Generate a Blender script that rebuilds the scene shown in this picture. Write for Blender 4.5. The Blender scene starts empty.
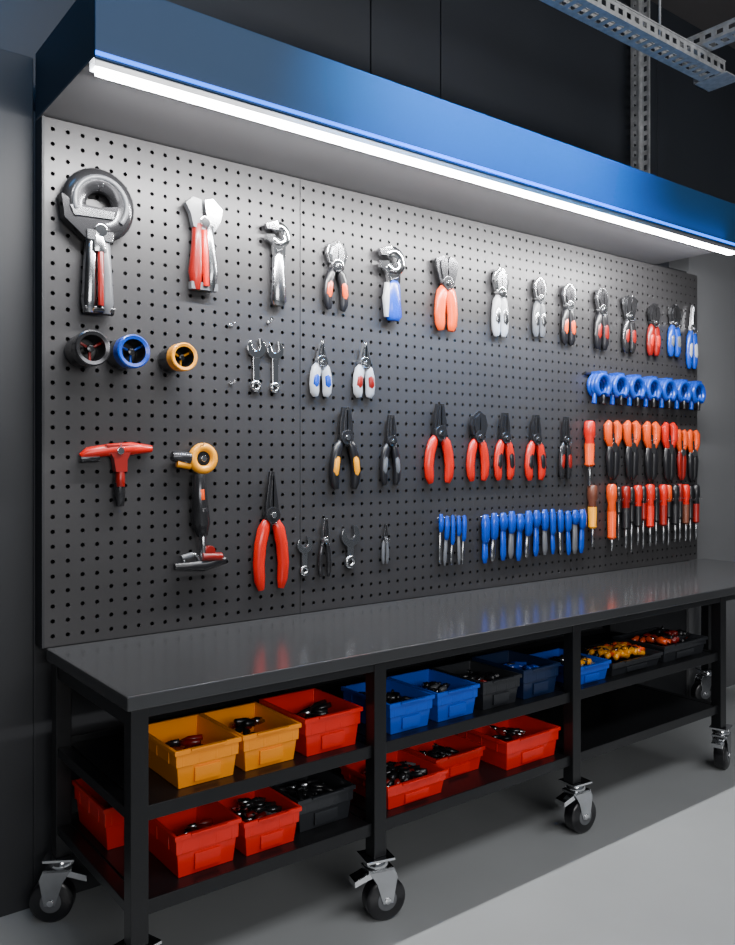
import bpy, bmesh, math, random
from mathutils import Vector, Matrix
random.seed(4)
CAMY=-2.84; CZ=1.5245
# ---------------------------------------------------------------- materials
MATS={}
def mat(name,col,rough=0.5,metal=0.0,var=0.12,scale=12.0,bump=0.0,emit=None,es=0.0,coat=0.0):
    if name in MATS: return MATS[name]
    m=bpy.data.materials.new(name); m.use_nodes=True
    nt=m.node_tree; b=nt.nodes['Principled BSDF']
    tc=nt.nodes.new('ShaderNodeTexCoord'); no=nt.nodes.new('ShaderNodeTexNoise')
    no.inputs['Scale'].default_value=scale; no.inputs['Detail'].default_value=6
    nt.links.new(tc.outputs['Object'],no.inputs['Vector'])
    r=nt.nodes.new('ShaderNodeValToRGB')
    r.color_ramp.elements[0].position=0.3; r.color_ramp.elements[1].position=0.7
    r.color_ramp.elements[0].color=(*[c*(1-var) for c in col],1)
    r.color_ramp.elements[1].color=(*[min(1,c*(1+var)) for c in col],1)
    nt.links.new(no.outputs['Fac'],r.inputs['Fac'])
    nt.links.new(r.outputs['Color'],b.inputs['Base Color'])
    b.inputs['Roughness'].default_value=rough; b.inputs['Metallic'].default_value=metal
    b.inputs['Coat Weight'].default_value=coat; b.inputs['Coat Roughness'].default_value=0.12
    if bump>0:
        bp=nt.nodes.new('ShaderNodeBump'); bp.inputs['Strength'].default_value=bump; bp.inputs['Distance'].default_value=0.01
        nt.links.new(no.outputs['Fac'],bp.inputs['Height']); nt.links.new(bp.outputs['Normal'],b.inputs['Normal'])
    if emit:
        b.inputs['Emission Color'].default_value=(*emit,1); b.inputs['Emission Strength'].default_value=es
    MATS[name]=m; return m
STEEL=mat('steel',(0.50,0.51,0.53),0.20,1.0)
CHROME=mat('chrome',(0.82,0.83,0.85),0.10,1.0,0.03)
DARKST=mat('dark_steel',(0.07,0.07,0.075),0.20,0.8)
BLACK=mat('black_rubber',(0.008,0.008,0.010),0.32,coat=.25)
GREYP=mat('grey_plastic',(0.11,0.115,0.125),0.35,coat=.2)
RED=mat('red_grip',(0.60,0.008,0.002),0.30,coat=.25)
DRED=mat('dark_red_grip',(0.22,0.005,0.003),0.33,coat=.25)
ORANGE=mat('orange_grip',(0.78,0.068,0.001),0.30,coat=.25)
YEL=mat('yellow_grip',(0.90,0.34,0.001),0.3,coat=.25)
BLUE=mat('blue_grip',(0.001,0.048,0.42),0.26,coat=.3)
WHITE=mat('white_grip',(0.42,0.43,0.45),0.3,coat=.3)
BROWN=mat('brown_grip',(0.12,0.035,0.018),0.4)
PEG=mat('pegboard_paint',(0.042,0.041,0.043),0.38,0.25,0.08,3.0)
HOLE=mat('pegboard_backing',(0.003,0.003,0.004),0.9)
# ---------------------------------------------------------------- builder
class B:
    def __init__(s): s.v=[]; s.f=[]; s.m=[]; s.sm=[]; s.mats=[]; s.h=[]
    def mi(s,m):
        if m not in s.mats: s.mats.append(m)
        return s.mats.index(m)
    def add(s,vs,fs,m,smooth=False):
        o=len(s.v); s.v+= [tuple(v) for v in vs]; k=s.mi(m)
        for f in fs: s.f.append([i+o for i in f]); s.m.append(k); s.sm.append(smooth)
    def box(s,a,b,m):
        x0,y0,z0=a; x1,y1,z1=b
        s.add([(x0,y0,z0),(x1,y0,z0),(x1,y1,z0),(x0,y1,z0),(x0,y0,z1),(x1,y0,z1),(x1,y1,z1),(x0,y1,z1)],
          [(0,3,2,1),(4,5,6,7),(0,1,5,4),(1,2,6,5),(2,3,7,6),(3,0,4,7)],m)
    def poly(s,pts,y0,y1,m):
        n=len(pts)
        a=sum(pts[i][0]*pts[(i+1)%n][1]-pts[(i+1)%n][0]*pts[i][1] for i in range(n))
        if a<0: pts=pts[::-1]
        vs=[(x,y0,z) for x,z in pts]+[(x,y1,z) for x,z in pts]
        fs=[tuple(range(n)),tuple(range(2*n-1,n-1,-1))]
        for i in range(n): j=(i+1)%n; fs.append((i,n+i,n+j,j))
        s.add(vs,fs,m)
    def tube(s,path,rad,m,seg=10,flat=1.0,closed=False,up=(0,1,0)):
        P=[Vector(p) for p in path]; n=len(P)
        if not isinstance(rad,(list,tuple)): rad=[rad]*n
        vs=[]
        for i in range(n):
            if closed: t=P[(i+1)%n]-P[i-1]
            else: t=P[min(i+1,n-1)]-P[max(i-1,0)]
            if t.length<1e-9: t=Vector((0,0,1))
            t.normalize(); u=Vector(up)
            if abs(t.dot(u))>0.95: u=Vector((0,0,1)) if abs(t.z)<.9 else Vector((1,0,0))
            a=t.cross(u).normalized(); b=a.cross(t).normalized()
            for k in range(seg):
                th=2*math.pi*k/seg
                vs.append(P[i]+a*math.cos(th)*rad[i]+b*math.sin(th)*rad[i]*flat)
        fs=[]
        for i in range(n if closed else n-1):
            j=(i+1)%n
            for k in range(seg):
                l=(k+1)%seg; fs.append((i*seg+k,i*seg+l,j*seg+l,j*seg+k))
        if not closed:
            fs.append(tuple(range(seg))[::-1]); fs.append(tuple((n-1)*seg+k for k in range(seg)))
        s.add(vs,fs,m,True)
    def arc(s,c,R,r,m,a0=0,a1=360,n=24,flat=1.0,sx=1.0,seg=10):
        full=abs(a1-a0)>=359.9; N=n if full else n+1
        p=[]
        for i in range(N):
            th=math.radians(a0+(a1-a0)*i/n); p.append((c[0]+R*sx*math.cos(th),c[1],c[2]+R*math.sin(th)))
        s.tube(p,r,m,seg=seg,flat=flat,closed=full)
    def disc(s,c,r,h,m,seg=20):
        s.tube([(c[0],c[1]-h/2,c[2]),(c[0],c[1]-h/2+.0001,c[2]),(c[0],c[1]+h/2,c[2])],[r*.85,r,r],m,seg=seg)
    def obj(s,name,loc=(0,0,0),bevel=0.0,rot=0.0,parent=None):
        me=bpy.data.meshes.new(name); me.from_pydata(s.v,[],s.f)
        for m in s.mats: me.materials.append(m)
        for p,k,q in zip(me.polygons,s.m,s.sm): p.material_index=k; p.use_smooth=q
        me.update()
        bm=bmesh.new(); bm.from_mesh(me); bmesh.ops.recalc_face_normals(bm,faces=bm.faces); bm.to_mesh(me); bm.free()
        o=bpy.data.objects.new(name,me); bpy.context.collection.objects.link(o)
        o.location=loc; o.rotation_euler=(0,rot,0)
        if bevel>0:
            md=o.modifiers.new('b','BEVEL'); md.width=bevel; md.segments=2; md.limit_method='ANGLE'; md.angle_limit=math.radians(40)
        if parent: o.parent=parent
        return o
def simple(name,a,b,m,bevel=0):
    q=B(); c=[(a[i]+b[i])/2 for i in range(3)]
    q.box([a[i]-c[i] for i in range(3)],[b[i]-c[i] for i in range(3)],m); return q.obj(name,c,bevel)
# ---------------------------------------------------------------- room
FLOORM=mat('concrete_floor',(0.325,0.338,0.345),0.34,0,0.10,1.3,0.05)
WALLM=mat('dark_wall_paint',(0.017,0.018,0.021),0.6,0,0.08,2)
WALLU=mat('upper_wall_cladding',(0.022,0.026,0.034),0.5,0,0.08,2)
WALLG=mat('grey_wall_paint',(0.14,0.143,0.15),0.55,0,0.06,2)
CEILM=mat('ceiling_paint',(0.16,0.15,0.15),0.8,0,0.08,2)
simple('floor',(-3,-6,-0.1),(7.2,0.4,0),FLOORM)
q=B()
XS=[-3,0.35,2.36,2.80,4.66,7.2]
for i in range(5): q.box((XS[i]+.004,0.20,0),(XS[i+1]-.004,0.24,4.4),WALLU)
q.box((-3,0.24,0),(7.2,0.3,4.4),HOLE)
q.obj('wall_back',bevel=.002)
q=B(); q.box((-3,0.075,0),(0.815,0.20,2.88),WALLM); q.box((0.815,0.075,0),(4.79,0.20,2.70),WALLM); q.obj('trim_1',bevel=.003)
simple('trim_2',(4.79,0.06,0),(7.2,0.20,2.88),WALLG)
simple('wall_left',(-3.1,-6,0),(-3,0.3,4.4),WALLM)
simple('wall_right',(7.2,-6,0),(7.3,0.3,4.4),WALLG)
simple('ceiling',(-3,-6,4.4),(7.2,0.3,4.5),CEILM)
# ---------------------------------------------------------------- pegboard
X0,X1,Z0,Z1=0.828,4.784,0.8905,2.66
def pegboard():
    q=B(); p=0.05; nx=int((X1-X0-.004)/p); nz=int((Z1-Z0-.004)/p)
    ox=X0+((X1-X0)-nx*p)/2; oz=Z0+((Z1-Z0)-nz*p)/2; r=.0078
    vs=[];fs=[]
    sq=[(1,0),(1,1),(0,1),(-1,1),(-1,0),(-1,-1),(0,-1),(1,-1)]
    for i in range(nx):
        for j in range(nz):
            cx=ox+(i+.5)*p; cz=oz+(j+.5)*p; o=len(vs)
            for a,b in sq: vs.append((cx+a*p/2,0,cz+b*p/2))
            for k in range(8): th=k*math.pi/4; vs.append((cx+r*math.cos(th),0,cz+r*math.sin(th)))
            for k in range(8): th=k*math.pi/4; vs.append((cx+r*math.cos(th),.006,cz+r*math.sin(th)))
            for k in range(8):
                l=(k+1)%8; fs.append((o+k,o+l,o+8+l,o+8+k)); fs.append((o+8+k,o+8+l,o+16+l,o+16+k))
    q.add(vs,fs,PEG)
    q.box((X0,0.0,Z0),(ox,.05,Z1),PEG); q.box((ox+nx*p,0,Z0),(X1,.05,Z1),PEG)
    q.box((ox,0,Z0),(ox+nx*p,.05,oz),PEG); q.box((ox,0,oz+nz*p),(ox+nx*p,.05,Z1),PEG)
    q.box((X0,.05,Z0),(X1,.074,Z1),HOLE)
    q.box((1.838,-.0004,Z0),(1.842,0.002,Z1),HOLE)
    q.box((X0-.008,-.004,Z0),(X0,.074,Z1),WALLM)
    return q.obj('pegboard')
pegboard()
# ---------------------------------------------------------------- canopy
CANB=mat('canopy_baked_blue_light',(0.001,0.045,0.125),0.55,0.0,0.05,1.5)  # blue light falling on the fascia is put into its base colour
CANS=mat('canopy_side_paint',(0.018,0.028,0.038),0.5,0.0,0.05,1.5)
CANG=mat('canopy_grey_paint',(0.10,0.10,0.106),0.45,0.1,0.05,2)
ALU=mat('aluminium_profile',(0.6,0.61,0.63),0.35,0.9)
LED=mat('led_diffuser',(1,1,1),0.5,emit=(0.95,0.98,1.0),es=36)
BLED=mat('blue_edge_light',(0.0,0.12,0.8),0.5,emit=(0.0,0.15,1.0),es=3.5)
can=bpy.data.objects.new('light_canopy',None); bpy.context.collection.objects.link(can)
CX=.820
q=B(); q.box((CX,-.505,2.664),(4.33,.07,2.672),CANG); q.box((CX,-.497,2.672),(4.33,.07,2.893),CANS)
q.obj('housing',parent=can)
q=B(); q.box((CX,-.509,2.66),(4.33,-.4975,2.893),CANB); q.obj('fascia',parent=can,bevel=.002)
q=B(); q.box((CX,-.513,2.667),(4.33,-.5092,2.679),BLED); q.obj('edge_strip',parent=can)
q=B(); q.box((CX+.003,-.502,2.640),(4.328,-.499,2.664),ALU); q.box((CX+.003,-.456,2.640),(4.328,-.453,2.664),ALU); q.obj('profile',parent=can)
q=B(); q.box((CX+.015,-.500,2.628),(4.325,-.456,2.660),LED); q.obj('diffuser',parent=can,bevel=.006)
# ---------------------------------------------------------------- struts
GALV=mat('galvanised_steel',(0.52,0.53,0.54),0.42,0.5,0.2,30)
def strut(name,L,W=0.09,H=0.05,p=0.06):
    q=B(); n=int(L/p)
    def web(plane,w):
        vs=[];fs=[]
        for i in range(n):
            x0=i*p;x1=x0+p;xa=x0+p*.22;xb=x1-p*.22; sa=-w*.22; sb=w*.22
            o=len(vs)
            for x,s_ in [(x0,-w/2),(x1,-w/2),(x1,w/2),(x0,w/2),(xa,sa),(xb,sa),(xb,sb),(xa,sb)]: vs.append(plane(x,s_))
            fs.extend([(o,o+1,o+5,o+4),(o+1,o+2,o+6,o+5),(o+2,o+3,o+7,o+6),(o+3,o,o+4,o+7)])
        q.add(vs,fs,GALV)
    web(lambda x,s_:(x,s_,0),W)
    web(lambda x,s_:(x,-W/2,s_+H/2),H)
    web(lambda x,s_:(x,W/2,s_+H/2),H)
    q.box((0,-W/2-.004,H),(n*p,-W/2+.010,H+.006),GALV); q.box((0,W/2-.010,H),(n*p,W/2+.004,H+.006),GALV)
    o=q.obj(name); md=o.modifiers.new('s','SOLIDIFY'); md.thickness=.003
    return o
s=strut('perforated_strut_channel',2.22,W=.12,H=.06); s.location=(1.76,-.57,3.46)
s=strut('perforated_strut_channel',2.4,W=.10); s.location=(3.80,-.46,3.54); s.rotation_euler=(0,0,-math.pi/2)
s=strut('perforated_strut_channel',1.5,W=.11); s.location=(4.35,.14,2.895); s.rotation_euler=(math.pi/2,-math.pi/2,0)
q=B(); q.box((-.09,-.09,0),(.05,.09,.006),GALV); q.box((-.09,.084,0),(.05,.09,.09),GALV); q.obj('strut_end_bracket',(4.03,-.57,3.448))
for x,y,z in [(2.2,-.57,3.53),(3.5,-.57,3.53),(3.8,-1.5,3.61),(3.8,-2.3,3.61)]:
    q=B(); q.tube([(0,0,0),(0,0,4.4-z)],.006,GALV); q.obj('hanger_rod',(x,y,z))
# ---------------------------------------------------------------- bench
TOPM=mat('bench_top_steel',(0.062,0.064,0.068),0.17,0.35,0.06,4)
FRM=mat('bench_frame_paint',(0.010,0.0105,0.012),0.33,0.2,0.08,8)
bench=bpy.data.objects.new('workbench',None); bpy.context.collection.objects.link(bench)
q=B(); q.box((.832,-.7185,.850),(4.85,-.008,.89),TOPM); q.obj('worktop',parent=bench,bevel=.004)
q=B()
PX=[.868,1.690,2.700,3.812,4.80]
for i,x in enumerate(PX):
    for y in (-.690,-.055):
        q.box((x-.025,y-.025,.215),(x+.025,y+.025,.850),FRM)
    if i<4:
        q.box((x-.02,-.66,.29),(x+.02,-.08,.32),FRM); q.box((x-.02,-.66,.545),(x+.02,-.08,.575),FRM)
    q.box((x-.02,-.66,.80),(x+.02,-.08,.85),FRM)
q.box((.857,-.712,.825),(4.80,-.67,.850),FRM); q.box((.857,-.07,.81),(4.80,-.035,.850),FRM)
for a,b in zip(PX[:3],PX[1:4]):
    for z in (.32,.575):
        q.box((a+.025,-.70,z-.035),(b-.025,-.692,z+.006),FRM)
        q.box((a+.025,-.692,z-.008),(b-.025,-.05,z),FRM)
        q.box((a+.025,-.056,z-.035),(b-.025,-.048,z+.02),FRM)
q.obj('frame',parent=bench,bevel=.002)
def caster(x,y,ang):
    q=B()
    q.box((-.05,-.045,.205),(.05,.045,.214),CHROME)
    q.tube([(0,0,.17),(0,0,.186),(0,0,.206)],[.030,.042,.036],CHROME,seg=20)
    c=(.028,0,.070)
    for sgn in (-1,1):
        y0=sgn*.033
        q.poly([(-.040,.178),(.050,.178),(.064,.145),(.048,.06),(.012,.06),(-.010,.13)],y0-.002,y0+.002,STEEL)
    q.box((-.040,-.035,.168),(.050,.035,.178),STEEL)
    q.poly([(-.085,.150),(-.02,.172),(.05,.164),(.05,.150),(-.02,.150),(-.085,.130)],-.026,.026,CHROME)
    q.tube([(c[0],-.028,c[2]),(c[0],-.021,c[2]),(c[0],.021,c[2]),(c[0],.028,c[2])],[.060,.070,.070,.060],BLACK,seg=32)
    q.tube([(c[0],-.031,c[2]),(c[0],.031,c[2])],.034,GREYP,seg=24)
    q.tube([(c[0],-.038,c[2]),(c[0],.038,c[2])],.011,CHROME,seg=12)
    o=q.obj('caster_wheel',(x,y,0.0005),bevel=.0012,parent=bench); o.rotation_euler=(0,0,ang)
angs=[.3,-.25,-.1,.3,.2]
for i,x in enumerate(PX):
    caster(x+(.02 if i in (2,3) else 0),-.690,angs[i]); caster(x,-.055,-angs[i]+2.9)
# ---------------------------------------------------------------- bins
def binmat(n,c): return mat('bin_'+n,c,0.35,0,0.05,10,coat=.15)
BINC={'yellow':binmat('yellow',(1.0,0.30,0.001)),'red':binmat('red',(0.72,0.011,0.003)),'blue':binmat('blue',(0.001,0.070,0.55)),
 'black':binmat('black',(0.020,0.022,0.026)),'navy':binmat('navy',(0.006,0.018,0.06))}
def crate(x0,x1,yf,z,col,d=.28,h=.115,pile=8,cols=None,lift=0):
    m=BINC[col]; w=x1-x0; q=B(); t=.004
    def ring(ins,z):
        a=w/2-ins; b=d/2-ins
        return [(-a,-b,z),(a,-b,z),(a,b,z),(-a,b,z)]
    tp=.016
    loops=[ring(tp,0),ring(.009,h*.55),ring(.004,h*.56),ring(0.003,h-.014),ring(-.003,h-.014),ring(-.003,h),ring(.006,h),ring(tp+t,t)]
    vs=[v for l in loops for v in l]; fs=[]
    for i in range(len(loops)-1):
        for k in range(4): l=(k+1)%4; fs.append((i*4+k,i*4+l,i*4+4+l,i*4+4+k))
    fs.append((3,2,1,0)); n=(len(loops)-1)*4; fs.append((n,n+1,n+2,n+3))
    q.add(vs,fs,m)
    for fx in (-.38,-.13,.13,.38):
        q.box((fx*w-.003,-d/2+.003,h*.56),(fx*w+.003,-d/2+.009,h-.012),m)
    q.box((-w*.2,-d/2+.004,h*.12),(w*.2,-d/2+.016,h*.48),m)
    for fy in (-.3,0,.3): q.box((-w/2+.002,fy*d-.003,h*.56),(-w/2+.008,fy*d+.003,h-.012),m)
    q.box((-w*.28,-d/2-.010,h-.006),(w*.28,-d/2+.002,h),m)
    o=q.obj('storage_bin',((x0+x1)/2,-yf+d/2,z),bevel=.0015)
    if pile:
        p=B(); cols=cols or [BLACK,DARKST,BLACK,GREYP,BLACK,DRED,BLACK,STEEL]
        for i in range(pile):
            L=random.uniform(.05,.085); a=random.uniform(0,math.pi); el=random.uniform(-.25,.25)
            cx=random.uniform(-w/2+.07,w/2-.07); cy=random.uniform(-d/2+.085,d/2-.09); cz=random.uniform(.035,h-.015)+lift
            dv=Vector((math.cos(a)*math.cos(el),math.sin(a)*math.cos(el),math.sin(el)))*L*.75; n_=Vector((-math.sin(a),math.cos(a),0))
            c=Vector((cx,cy,cz)); mm=random.choice(cols); k=1.25 if lift else 1
            p.tube([c-dv+n_*.02,c-dv*.3+n_*.016,c+dv*.2],[.009*k,.012*k,.006],mm,seg=8)
            p.tube([c-dv-n_*.02,c-dv*.3-n_*.016,c+dv*.2],[.009*k,.012*k,.006],mm,seg=8)
            p.tube([c+dv*.15,c+dv*.6,c+dv],[.013,.011,.004],random.choice([DARKST,STEEL,STEEL]),seg=8,flat=.6)
        p.obj('contents',parent=o)
    return o
U,Lw=.5755,.3205
crate(1.0,1.207,.65,U,'yellow',pile=8); crate(1.217,1.42,.65,U,'yellow',pile=9)
crate(1.432,1.655,.66,U,'red',h=.125,pile=10)
crate(.900,1.120,.36,Lw,'red',d=.29,h=.135,pile=7,cols=[BLACK,ORANGE,RED])
crate(1.0,1.207,.65,Lw,'red',h=.128,d=.28,pile=2); crate(1.218,1.418,.655,Lw,'red',h=.11,pile=18)
crate(1.432,1.655,.62,Lw,'black',h=.11,pile=14,cols=[BLACK,BLACK,DARKST])
crate(1.775,1.975,.66,U,'blue',h=.11,pile=10); crate(1.993,2.20,.66,U,'blue',h=.11,pile=10)
crate(2.222,2.43,.66,U,'black',h=.11,pile=12); crate(2.445,2.66,.66,U,'navy',h=.12,pile=12,cols=[BLUE,BLUE,BLACK])
crate(1.765,2.04,.66,Lw,'red',h=.085,pile=26,lift=.01); crate(2.06,2.31,.58,Lw,'red',h=.09,pile=6); crate(2.35,2.66,.66,Lw,'red',h=.115,pile=5)
crate(2.76,2.995,.66,U,'blue',h=.08,pile=22,cols=[BLACK,GREYP,YEL,BLACK],lift=.012)
crate(3.01,3.38,.66,U,'black',h=.06,pile=46,cols=[ORANGE,YEL,BLACK,ORANGE,YEL],lift=.03); crate(3.40,3.76,.66,U,'black',h=.08,pile=36,cols=[BLACK,BLACK,ORANGE,DRED],lift=.03)
# ---------------------------------------------------------------- tools
def hook(q,z,x=0): q.h.append((x,z))
def pliers(q,w,h,jaw,grip,style='comb',acc=None,spread=1.0,gr=1.0):
    t=min(.012,w*.16); X=lambda a:a*w; Z=lambda a:a*h
    J={'comb':[(-.01,.06),(-.2,.10),(-.21,.28),(-.12,.5),(-.012,.5)],
       'needle':[(-.01,.04),(-.20,.10),(-.17,.22),(-.055,.5),(-.008,.5)],
       'cut':[(-.01,.12),(-.28,.16),(-.38,.30),(-.30,.42),(-.04,.5),(-.012,.34)],
       'pump':[(-.01,.08),(-.26,.12),(-.40,.32),(-.42,.44),(-.12,.5),(-.04,.38),(-.012,.32)]}[style]
    for s in (-1,1):
        q.poly([(X(-a*s),Z(b)) for a,b in J],-t,t*.3+(0.001 if s>0 else 0),jaw)
        q.poly([(X(-a*s*.72-(.03*s)),Z(b*.9+.02)) for a,b in J],-t*1.5,-t*.9,DARKST if jaw is not CHROME else STEEL)
        k=spread*s
        q.tube([(X(-.05*s),0,Z(.16)),(X(.10*k),0,Z(.09)),(X(.2*k),0,Z(.02))],[w*.09,w*.11,w*.10],jaw,flat=.6,seg=8)
        g=w*gr
        q.tube([(X(.14*k),0,Z(.08)),(X(.24*k),0,Z(.01)),(X(.34*k),0,Z(-.12)),(X(.39*k),0,Z(-.28)),(X(.36*k),0,Z(-.42)),(X(.31*k),0,Z(-.5))],
               [g*.09,g*.135,g*.135,g*.13,g*.12,g*.07],grip,flat=.75)
        if acc:
            q.tube([(X(.26*k),-g*.03,Z(-.03)),(X(.33*k),-g*.035,Z(-.14)),(X(.375*k),-g*.035,Z(-.28)),(X(.35*k),-g*.03,Z(-.40))],
               [g*.03,g*.095,g*.095,g*.03],acc,flat=.9)
    q.disc((0,-t*.2,Z(.13)),w*.2,t*2.8,jaw); q.disc((0,-t*1.2,Z(.13)),w*.07,t*2.0,CHROME,12)
    hook(q,Z(.05))
def wrench(q,w,h,m,ring=True,grip=None,slot=90,off=15,head=1.0):
    t=.007; R=w*.5*head; c=(0,h*.5-R*.85)
    pts=[]; a0=slot+off+32; a1=slot+off-32+360
    for i in range(25):
        a=math.radians(a0+(a1-a0)*i/24); pts.append((c[0]+R*math.cos(a),c[1]+R*math.sin(a)))
    sd=Vector((math.cos(math.radians(slot+off)),math.sin(math.radians(slot+off)))); n=Vector((-sd.y,sd.x))
    base=Vector(c)-sd*R*.15
    pts+= [tuple(base-n*R*.42+sd*R*.1),tuple(base-n*R*.2-sd*R*.12),tuple(base+n*R*.2-sd*R*.12),tuple(base+n*R*.42+sd*R*.1)]
    q.poly(pts,-t,t,m)
    zb=-h*.5+(w*.36 if ring else w*.1)
    q.poly([(-w*.19,c[1]-R*.7),(w*.19,c[1]-R*.7),(w*.16,zb),(-w*.16,zb)],-t*.7,t*.7,m)
    if ring: q.arc((0,0,-h*.5+w*.27),w*.2,w*.11,m,n=20)
    hook(q,c[1]-R*.3)
def ringwrench(q,w,h,m,grip,acc=None):
    R=w*.5; c=(0,-.004,h*.5-R*.72)
    q.arc(c,R*.50,R*.28,m,-150,150,n=22,flat=.5)
    q.poly([(-R*1.0,c[2]+R*.52),(-R*.2,c[2]+R*.78),(0,c[2]+R*.3),(-R*.35,c[2]+R*.22),(-R*.85,c[2]+R*.22)],-.014,.008,m)
    q.poly([(-R*.95,c[2]-R*.1),(-R*.4,c[2]-R*.02),(-R*.15,c[2]-R*.3),(R*.4,c[2]-R*.5),(R*.36,c[2]-R*1.3),(-R*.36,c[2]-R*1.3),(-R*.45,c[2]-R*.6),(-R*.9,c[2]-R*.4)],-.012,.008,m)
    q.tube([(-R*.35,-.006,c[2]-R*.55),(R*.1,-.006,c[2]-R*.55)],R*.14,DARKST)
    zt=c[2]-R*1.0
    q.tube([(0,0,zt),(0,0,zt-h*.05),(0,0,-h*.2),(0,0,-h*.44),(0,0,-h*.5)],[R*.30,R*.42,R*.46,R*.54,R*.36],grip,flat=.6)
    if acc:
        q.tube([(-R*.42,-.003,zt-h*.04),(-R*.50,-.003,-h*.2),(-R*.46,-.003,-h*.46)],[R*.14,R*.20,R*.14],acc)
    hook(q,c[2]-R*.9)
def screwdriver(q,w,h,c1,c2,blade=.35):
    zt=h*.5; zb=-h*.5+h*blade
    q.tube([(0,0,zt),(0,0,zt-h*.03),(0,0,zt-h*.2),(0,0,zt-h*.28),(0,0,(zt+zb)/2)],[w*.3,w*.45,w*.48,w*.36,w*.40],c1)
    q.tube([(0,0,(zt+zb)/2),(0,0,zb+h*.06),(0,0,zb+h*.03),(0,0,zb)],[w*.41,w*.36,w*.42,w*.25],c2)
    q.tube([(0,0,zb),(0,0,-h*.45),(0,0,-h*.5)],[w*.16,w*.15,w*.06],STEEL)
    hook(q,zt-h*.25)
def snips(q,w,h,c1,c2):
    for s in (-1,1):
        q.tube([(s*w*.20,0,h*.5),(s*w*.32,0,h*.43),(s*w*.32,0,h*.22),(s*w*.13,0,h*.04)],[w*.12,w*.20,w*.19,w*.12],c1,flat=.8)
        q.tube([(s*w*.16,0,h*.10),(s*w*.22,0,-h*.1),(s*w*.18,0,-h*.42),(s*w*.08,0,-h*.5)],[w*.14,w*.19,w*.15,w*.06],c2,flat=.7)
    q.disc((0,-.004,h*.06),w*.2,.022,STEEL); q.poly([(-w*.12,h*.08),(w*.12,h*.08),(w*.06,h*.30),(-w*.06,h*.30)],-.006,.004,DARKST); hook(q,h*.2)
def socket(q,w,h,outer,ringm,R=.052,L=.13):
    n=28
    prof=[(0.0,R*.90),(-L*.12,R*.98),(-L*.66,R*.98),(-L*.68,R*1.06),(-L,R*1.06),(-L-.003,R*.98),(-L,R*.78),(-L*.4,R*.72)]
    for i in range(len(prof)-1):
        (y0,r0),(y1,r1)=prof[i],prof[i+1]
        vs=[(r0*math.cos(2*math.pi*k/n),y0,r0*math.sin(2*math.pi*k/n)) for k in range(n)]+[(r1*math.cos(2*math.pi*k/n),y1,r1*math.sin(2*math.pi*k/n)) for k in range(n)]
        q.add(vs,[(k,(k+1)%n,n+(k+1)%n,n+k) for k in range(n)],ringm if i in (3,4,5) else outer,True)
    q.disc((0,-L*.35,0),R*.74,.01,BLACK,24); q.tube([(0,-L*.35,0),(0,-L*.85,0)],[R*.26,R*.22],DARKST)
    for a in (30,150,270):
        a=math.radians(a); q.tube([(R*.2*math.cos(a),-L*.75,R*.2*math.sin(a)),(R*.76*math.cos(a),-L*.75,R*.76*math.sin(a))],R*.09,ringm if ringm!=DARKST else DRED,seg=6)
    q.disc((0,-.002,0),R*.9,.004,outer)
def bigclamp(q,w,h):
    c=(0,-.01,h*.5-w*.38)
    q.arc(c,w*.32,w*.16,DARKST,-75,215,n=28,flat=.6)
    q.arc((c[0],c[1]-w*.085,c[2]),w*.34,w*.035,GREYP,-40,200,n=22)
    q.poly([(-w*.50,c[2]+w*.06),(-w*.30,c[2]-w*.04),(-w*.02,c[2]-w*.05),(w*.22,c[2]+w*.0),(w*.30,c[2]-w*.22),(w*.14,c[2]-w*.46),(-w*.20,c[2]-w*.46),(-w*.46,c[2]-w*.24)],-.030,.016,DARKST)
    q.poly([(-w*.40,c[2]-w*.08),(w*.18,c[2]-w*.08),(w*.16,c[2]-w*.18),(-w*.34,c[2]-w*.20)],-.036,-.028,STEEL)
    q.tube([(-w*.02,-.008,c[2]-w*.40),(-w*.02,-.008,c[2]-w*.62),(-w*.02,-.008,-h*.06)],[w*.14,w*.15,w*.14],STEEL,flat=.8)
    q.box((-w*.18,-.036,h*.02),(w*.16,.014,h*.09),STEEL)
    for s in (-1,1):
        q.tube([(s*w*.08-.004,-.008,h*.02),(s*w*.10-.004,-.01,-h*.2),(s*w*.11-.004,-.01,-h*.42),(s*w*.11-.004,-.008,-h*.5)],[w*.085,w*.09,w*.10,w*.07],STEEL if s<0 else GREYP)
    q.tube([(-w*.0,-.030,-h*.06),(-w*.0,-.032,-h*.45)],w*.040,DRED,flat=.7); q.disc((0,-.014,c[2]-w*.34),w*.08,.05,CHROME)
    q.tube([(-w*.19,-.008,-h*.47),(w*.19,-.008,-h*.47)],w*.07,DARKST); hook(q,c[2]+w*.2)
def cutter(q,w,h):
    z=h*.5
    q.poly([(-w*.48,z-h*.10),(-w*.30,z-h*.02),(-w*.08,z-h*.04),(-w*.06,z-h*.2),(w*.02,z-h*.36),(-w*.28,z-h*.34),(-w*.36,z-h*.2)],-.018,.008,GREYP)
    q.poly([(w*.02,z-h*.03),(w*.22,z),(w*.48,z-h*.10),(w*.42,z-h*.26),(w*.26,z-h*.36),(0,z-h*.34),(w*.06,z-h*.2)],-.012,.010,STEEL)
    q.disc((0,-.008,z-h*.27),w*.13,.034,CHROME)
    for s,m in ((-1,DRED),(1,STEEL)):
        q.tube([(s*w*.14,0,z-h*.3),(s*w*.16,-.004,0),(s*w*.2,-.004,-h*.3),(s*w*.18,-.002,-h*.5)],[w*.13,w*.13,w*.17,w*.12],m)
    q.tube([(0,-.014,z-h*.36),(w*.02,-.020,-h*.46)],w*.07,RED); q.box((-w*.34,-.018,-h*.5),(w*.34,.008,-h*.42),GREYP); hook(q,z-h*.15)
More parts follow.
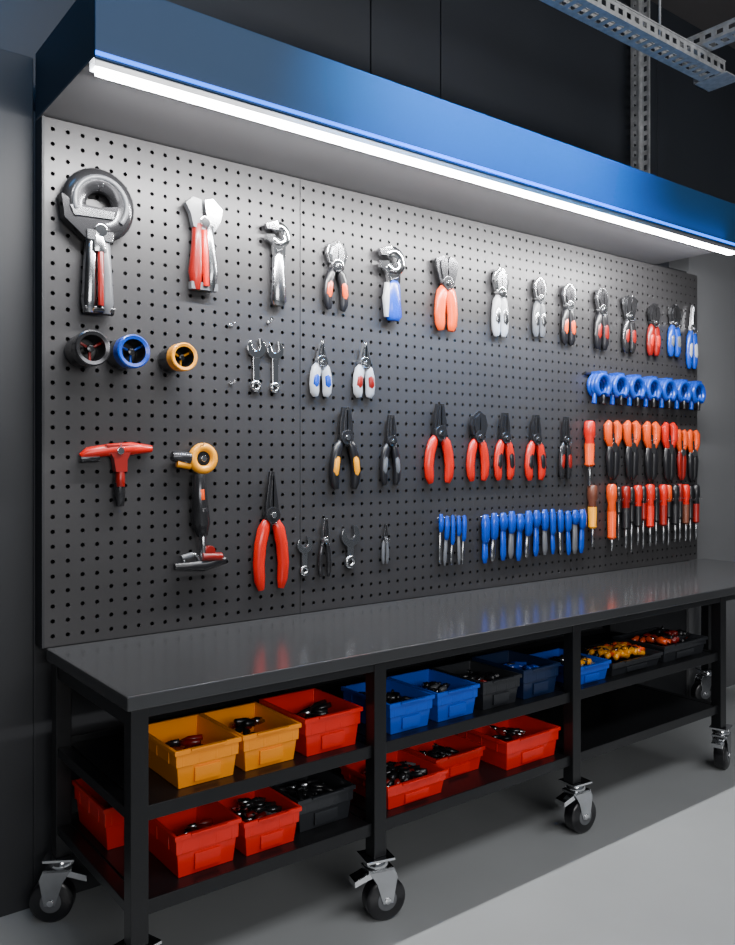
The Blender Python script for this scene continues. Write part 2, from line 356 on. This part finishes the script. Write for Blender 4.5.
def thandle(q,w,h):
    z=h*.5-w*.12
    q.tube([(-w*.5,0,z-w*.09),(-w*.40,0,z-w*.04),(-w*.1,-.003,z),(w*.2,-.003,z+w*.02),(w*.5,0,z+w*.02)],[w*.04,w*.075,w*.085,w*.09,w*.05],RED)
    q.tube([(-w*.5,0,z-w*.12),(-w*.25,0,z-w*.11)],w*.05,DARKST)
    q.poly([(-w*.18,z+w*.07),(w*.22,z+w*.07),(w*.12,z-w*.14),(w*.12,z-w*.3),(-w*.04,z-w*.3),(-w*.07,z-w*.12)],-.022,.010,DRED)
    q.tube([(w*.04,0,z-w*.22),(w*.04,0,-h*.28),(w*.05,0,-h*.5)],[w*.06,w*.08,w*.055],DARKST); q.tube([(w*.04,-.006,z-w*.3),(w*.04,-.006,-h*.2)],w*.065,DRED)
    q.disc((w*.02,-.018,z-w*.01),w*.05,.02,CHROME); hook(q,z+w*.04)
def ratchet(q,w,h):
    c=(w*.08,-.014,h*.5-w*.26)
    q.arc(c,w*.19,w*.075,YEL,n=26); q.disc((c[0],-.008,c[2]),w*.16,.02,BLACK); q.disc((c[0],-.018,c[2]),w*.05,.014,CHROME)
    q.tube([(-w*.46,-.006,c[2]+w*.04),(-w*.15,-.006,c[2])],[w*.08,w*.12],DARKST); q.tube([(-w*.38,-.01,c[2]-w*.08),(-w*.14,-.01,c[2]-w*.12)],w*.06,YEL)
    q.tube([(w*.02,-.008,c[2]-w*.26),(w*.02,-.01,h*.1),(w*.05,-.01,-h*.12),(w*.08,-.008,-h*.22)],[w*.11,w*.13,w*.16,w*.09],DARKST)
    q.tube([(w*.02,-.018,h*.14),(w*.03,-.02,h*.06)],w*.09,ORANGE); q.tube([(w*.05,-.02,-.0),(w*.06,-.02,-h*.12)],w*.10,BLACK)
    q.tube([(w*.09,-.008,-h*.2),(w*.1,-.008,-h*.42)],w*.06,STEEL)
    q.tube([(-w*.42,-.008,-h*.44),(w*.1,-.008,-h*.45),(w*.5,-.008,-h*.42)],[w*.06,w*.10,w*.07],BLACK); q.tube([(w*.06,-.016,-h*.38),(w*.42,-.016,-h*.39)],w*.07,DRED)
    q.arc((-w*.12,-.01,-h*.42),w*.14,w*.03,STEEL,0,180,n=10); q.tube([(-w*.3,-.01,-h*.38),(-w*.1,-.01,-h*.36)],w*.05,GREYP)
    q.disc((w*.2,-.014,-h*.34),w*.09,.02,DRED); hook(q,c[2]+w*.22)
def cliprow(q,w,h,n=7):
    p=w/n
    q.box((-w/2,-.012,h*.30),(w/2,-.001,h*.38),BLACK)
    for i in range(n):
        x=-w/2+p*(i+.5); R=min(p*.36,h*.34)
        for yy in (-.02,-.042,-.064): q.arc((x,yy,0),R,R*.28,BLUE,-60,240,n=18,seg=8)
        q.disc((x,-.014,0),R*.9,.004,BLACK)
        q.tube([(x-R*.7,-.042,-R*.8),(x-R*.9,-.045,-h*.5)],R*.24,BLUE); q.tube([(x+R*.7,-.042,-R*.8),(x+R*.5,-.045,-h*.5)],R*.24,BLACK)
        q.box((x-R*.5,-.070,R*.95),(x+R*.5,-.001,R*1.35),BLUE)
def keyrow(q,w,h,n,bladecols):
    p=w/n; q.tube([(-w/2,-.016,h*.44),(w/2,-.016,h*.44)],.003,STEEL,seg=6)
    for xx in (-.4,.4): q.tube([(xx*w,-.001,h*.44),(xx*w,-.018,h*.44)],.003,STEEL,seg=6)
    for i in range(n):
        x=-w/2+p*(i+.5); dz=random.uniform(-.05,.05)*h; r=p*random.uniform(.34,.45); e=random.uniform(-.12,.18)*h; tl=random.uniform(-.05,.05)*h
        q.tube([(x,-.022,h*.5+dz),(x,-.024,h*.36+dz),(x+tl*.3,-.024,e+.07*h),(x+tl*.3,-.022,e)],[r*.6,r,r*.9,r*.6],BLUE,flat=.7)
        m=bladecols[i%len(bladecols)]
        q.tube([(x+tl*.3,-.02,e+.02*h),(x+tl,-.02,-h*.35+dz),(x+tl,-.02,-h*.48+dz)],[r*.6,r*.72,r*.4],m,flat=.6)
T=[
('pipe_clamp_wrench',.999,2.252,.263,.470,bigclamp,()),
('bolt_cutter',1.394,2.318,.158,.346,cutter,()),
('adjustable_wrench',1.724,2.290,.135,.329,ringwrench,(CHROME,STEEL)),
('slip_joint_pliers',2.006,2.285,.138,.290,pliers,(CHROME,BLACK,'cut',ORANGE,.8,1.2)),
('adjustable_wrench',2.306,2.285,.170,.321,ringwrench,(CHROME,BLUE,WHITE)),
('slip_joint_pliers',2.626,2.284,.165,.345,pliers,(DARKST,ORANGE,'pump',None,.62,1.35)),
('locking_pliers',2.989,2.286,.140,.338,pliers,(CHROME,WHITE,'cut',STEEL,.55,1.4)),
('locking_pliers',3.279,2.294,.118,.305,pliers,(STEEL,GREYP,'cut',STEEL,.6,1.4)),
('locking_pliers',3.510,2.283,.138,.322,pliers,(STEEL,BLACK,'cut',ORANGE,.6,1.3)),
('locking_pliers',3.791,2.288,.148,.340,pliers,(STEEL,BLACK,'cut',DRED,.6,1.3)),
('locking_pliers',4.043,2.282,.148,.324,pliers,(STEEL,DARKST,'pump',DRED,.6,1.3)),
('locking_pliers',4.282,2.273,.148,.305,pliers,(DARKST,DRED,'cut',RED,.6,1.3)),
('locking_pliers',4.495,2.288,.150,.312,pliers,(STEEL,BLUE,'cut',GREYP,.65,1.3)),
('locking_pliers',4.690,2.266,.140,.389,pliers,(CHROME,BLUE,'needle',WHITE,.6,1.3)),
('tube_socket',.945,1.885,.143,.146,socket,(BLACK,DARKST,.056)),
('tube_socket',1.085,1.885,.145,.144,socket,(BLACK,BLUE,.054)),
('tube_socket',1.270,1.880,.129,.135,socket,(BLACK,YEL,.047)),
('open_end_wrench',1.628,1.885,.080,.205,wrench,(CHROME,True,None)),
('open_end_wrench',1.714,1.882,.074,.200,wrench,(CHROME,True,None)),
('diagonal_cutters',1.928,1.889,.128,.228,pliers,(CHROME,WHITE,'needle',BLUE,.65,1.35)),
('diagonal_cutters',2.151,1.897,.134,.232,pliers,(CHROME,WHITE,'needle',DRED,.65,1.35)),
('spring_clamp_rack',4.215,1.915,1.10,.200,cliprow,()),
('t_handle_driver',1.067,1.468,.253,.226,thandle,()),
('ring_ratchet',1.369,1.339,.221,.478,ratchet,()),
('long_nose_pliers',1.690,1.238,.160,.465,pliers,(DARKST,RED,'needle',None,.9,1.2)),
('combination_pliers',2.053,1.564,.156,.345,pliers,(DARKST,BLACK,'comb',YEL,.95,1.1)),
('combination_pliers',2.300,1.557,.118,.307,pliers,(DARKST,BLACK,'comb',GREYP,.85,1.2)),
('combination_pliers',2.586,1.589,.175,.364,pliers,(DARKST,RED,'comb',None,.95,1.1)),
('combination_pliers',2.837,1.580,.150,.335,pliers,(DARKST,RED,'cut',None,.85,1.2)),
('combination_pliers',3.021,1.579,.150,.330,pliers,(DARKST,RED,'comb',BLACK,.8,1.2)),
('combination_pliers',3.249,1.575,.155,.331,pliers,(DARKST,RED,'comb',BLACK,.85,1.2)),
('combination_pliers',3.489,1.575,.115,.327,pliers,(DARKST,DARKST,'comb',DRED,.7,1.3)),
('screwdriver',3.672,1.546,.066,.352,screwdriver,(RED,ORANGE,.3)),
('wire_stripper',3.890,1.563,.140,.318,snips,(ORANGE,BLACK)),
('wire_stripper',4.065,1.563,.145,.325,snips,(ORANGE,BLACK)),
('wire_stripper',4.255,1.557,.150,.335,snips,(ORANGE,BLACK)),
('wire_stripper',4.440,1.555,.145,.340,snips,(RED,BLACK)),
('wire_stripper',4.580,1.538,.110,.300,snips,(ORANGE,DRED)),
('wire_stripper',4.700,1.534,.125,.305,snips,(ORANGE,BLACK)),
('open_end_wrench',1.854,1.122,.072,.155,wrench,(STEEL,True,None)),
('small_pliers',1.950,1.152,.072,.244,pliers,(STEEL,DARKST,'comb',None,.8,1.2)),
('open_end_wrench',2.084,1.145,.095,.178,wrench,(STEEL,True,None)),
('tweezers',2.274,1.146,.052,.175,pliers,(STEEL,GREYP,'needle',None,.6,1.2)),
('hex_key_set',2.670,1.144,.185,.234,keyrow,(5,[STEEL,GREYP])),
('hex_key_set',3.255,1.133,.80,.239,keyrow,(13,[BLUE,STEEL,BLUE,GREYP])),
]
DR=[(3.700,1.207,.060,.337,BROWN,YEL,.3),(3.870,1.191,.062,.372,ORANGE,ORANGE,.18),(3.945,1.21,.040,.30,DARKST,DARKST,.5),(4.000,1.188,.060,.350,DRED,BLACK,.3),
 (4.062,1.17,.045,.37,BLACK,BLACK,.45),(4.118,1.196,.056,.340,RED,BLACK,.3),(4.175,1.18,.046,.36,BLACK,DRED,.45),(4.232,1.190,.062,.360,RED,RED,.3),(4.300,1.18,.05,.34,BLACK,BLACK,.4),
 (4.368,1.190,.060,.350,RED,DRED,.3),(4.432,1.18,.045,.36,ORANGE,BLACK,.45),(4.492,1.190,.058,.345,BLACK,BLACK,.3),(4.552,1.19,.045,.35,DRED,BLACK,.4),(4.608,1.188,.056,.345,RED,BROWN,.3),(4.665,1.18,.045,.34,BLACK,BLACK,.4),(4.722,1.188,.054,.340,BLACK,DRED,.3)]
for x,z,w,h,a,b,c in DR: T.append(('screwdriver',x,z,w,h,screwdriver,(a,b,c)))
for n,X,Z,w,h,fn,args in T:
    q=B(); fn(q,w,h,*args)
    M=max(v[1] for v in q.v)+.0025; mn=min(v[1] for v in q.v)
    for hx,hz in q.h:
        q.tube([(hx,M-.0006,hz),(hx,mn-.010,hz),(hx,mn-.014,hz+.012)],.0022,CHROME,seg=6)
    q.obj(n,(X,-M,Z),bevel=.0012)
for X,Z in [(1.523,2.031),(1.687,2.059),(1.523,1.809)]:
    q=B(); q.tube([(0,-.001,0),(0,-.026,0),(0,-.030,.010)],.0032,CHROME,seg=8); q.disc((0,-.003,0),.007,.003,CHROME); q.obj('peg_hook',(X,-.0024,Z))
# ---------------------------------------------------------------- lights
def area(name,loc,target,sx,sy,e,col=(1,1,1),spread=180):
    l=bpy.data.lights.new(name,'AREA'); l.shape='RECTANGLE'; l.size=sx; l.size_y=sy; l.energy=e; l.color=col; l.spread=math.radians(spread)
    o=bpy.data.objects.new(name,l); bpy.context.collection.objects.link(o); o.location=loc
    z=(Vector(loc)-Vector(target)).normalized(); x=Vector((1,0,0)); y=z.cross(x).normalized()
    x=y.cross(z).normalized()
    o.rotation_euler=Matrix((x,y,z)).transposed().to_euler(); return o
area('led_bar_light',(2.58,-.48,2.624),(2.58,-.08,2.15),3.46,.03,165,(1.0,.99,.98))
area('blue_accent_light',(2.6,-1.1,3.2),(2.6,-.5,2.80),1.5,.1,26,(.01,.36,1),70)
area('blue_edge_uplight',(2.95,-.540,2.672),(2.95,-.515,2.80),2.5,.02,1.8,(.01,.36,1),120)
area('blue_wall_light',(0.2,-1.0,3.9),(0.2,.2,3.3),1.2,.3,9,(.05,.42,1),110)
area('ceiling_panel_light',(2.7,-3.2,4.3),(2.9,-1.2,0),4.5,1.2,145,(.99,.99,1))
area('room_fill_light',(0.6,-5.2,2.2),(2.0,-.5,.4),3,1.2,95,(1,.99,.98))
w=bpy.data.worlds.new('world'); bpy.context.scene.world=w; w.use_nodes=True
w.node_tree.nodes['Background'].inputs[0].default_value=(.62,.67,.74,1); w.node_tree.nodes['Background'].inputs[1].default_value=.16
# ---------------------------------------------------------------- camera
c=bpy.data.cameras.new('camera'); co=bpy.data.objects.new('camera',c); bpy.context.collection.objects.link(co)
c.sensor_fit='HORIZONTAL'; c.sensor_width=36; c.lens=40.55; c.shift_y=-.0204
co.location=(0,CAMY,CZ); co.rotation_euler=(math.pi/2,0,-math.asin(.610))
bpy.context.scene.camera=co
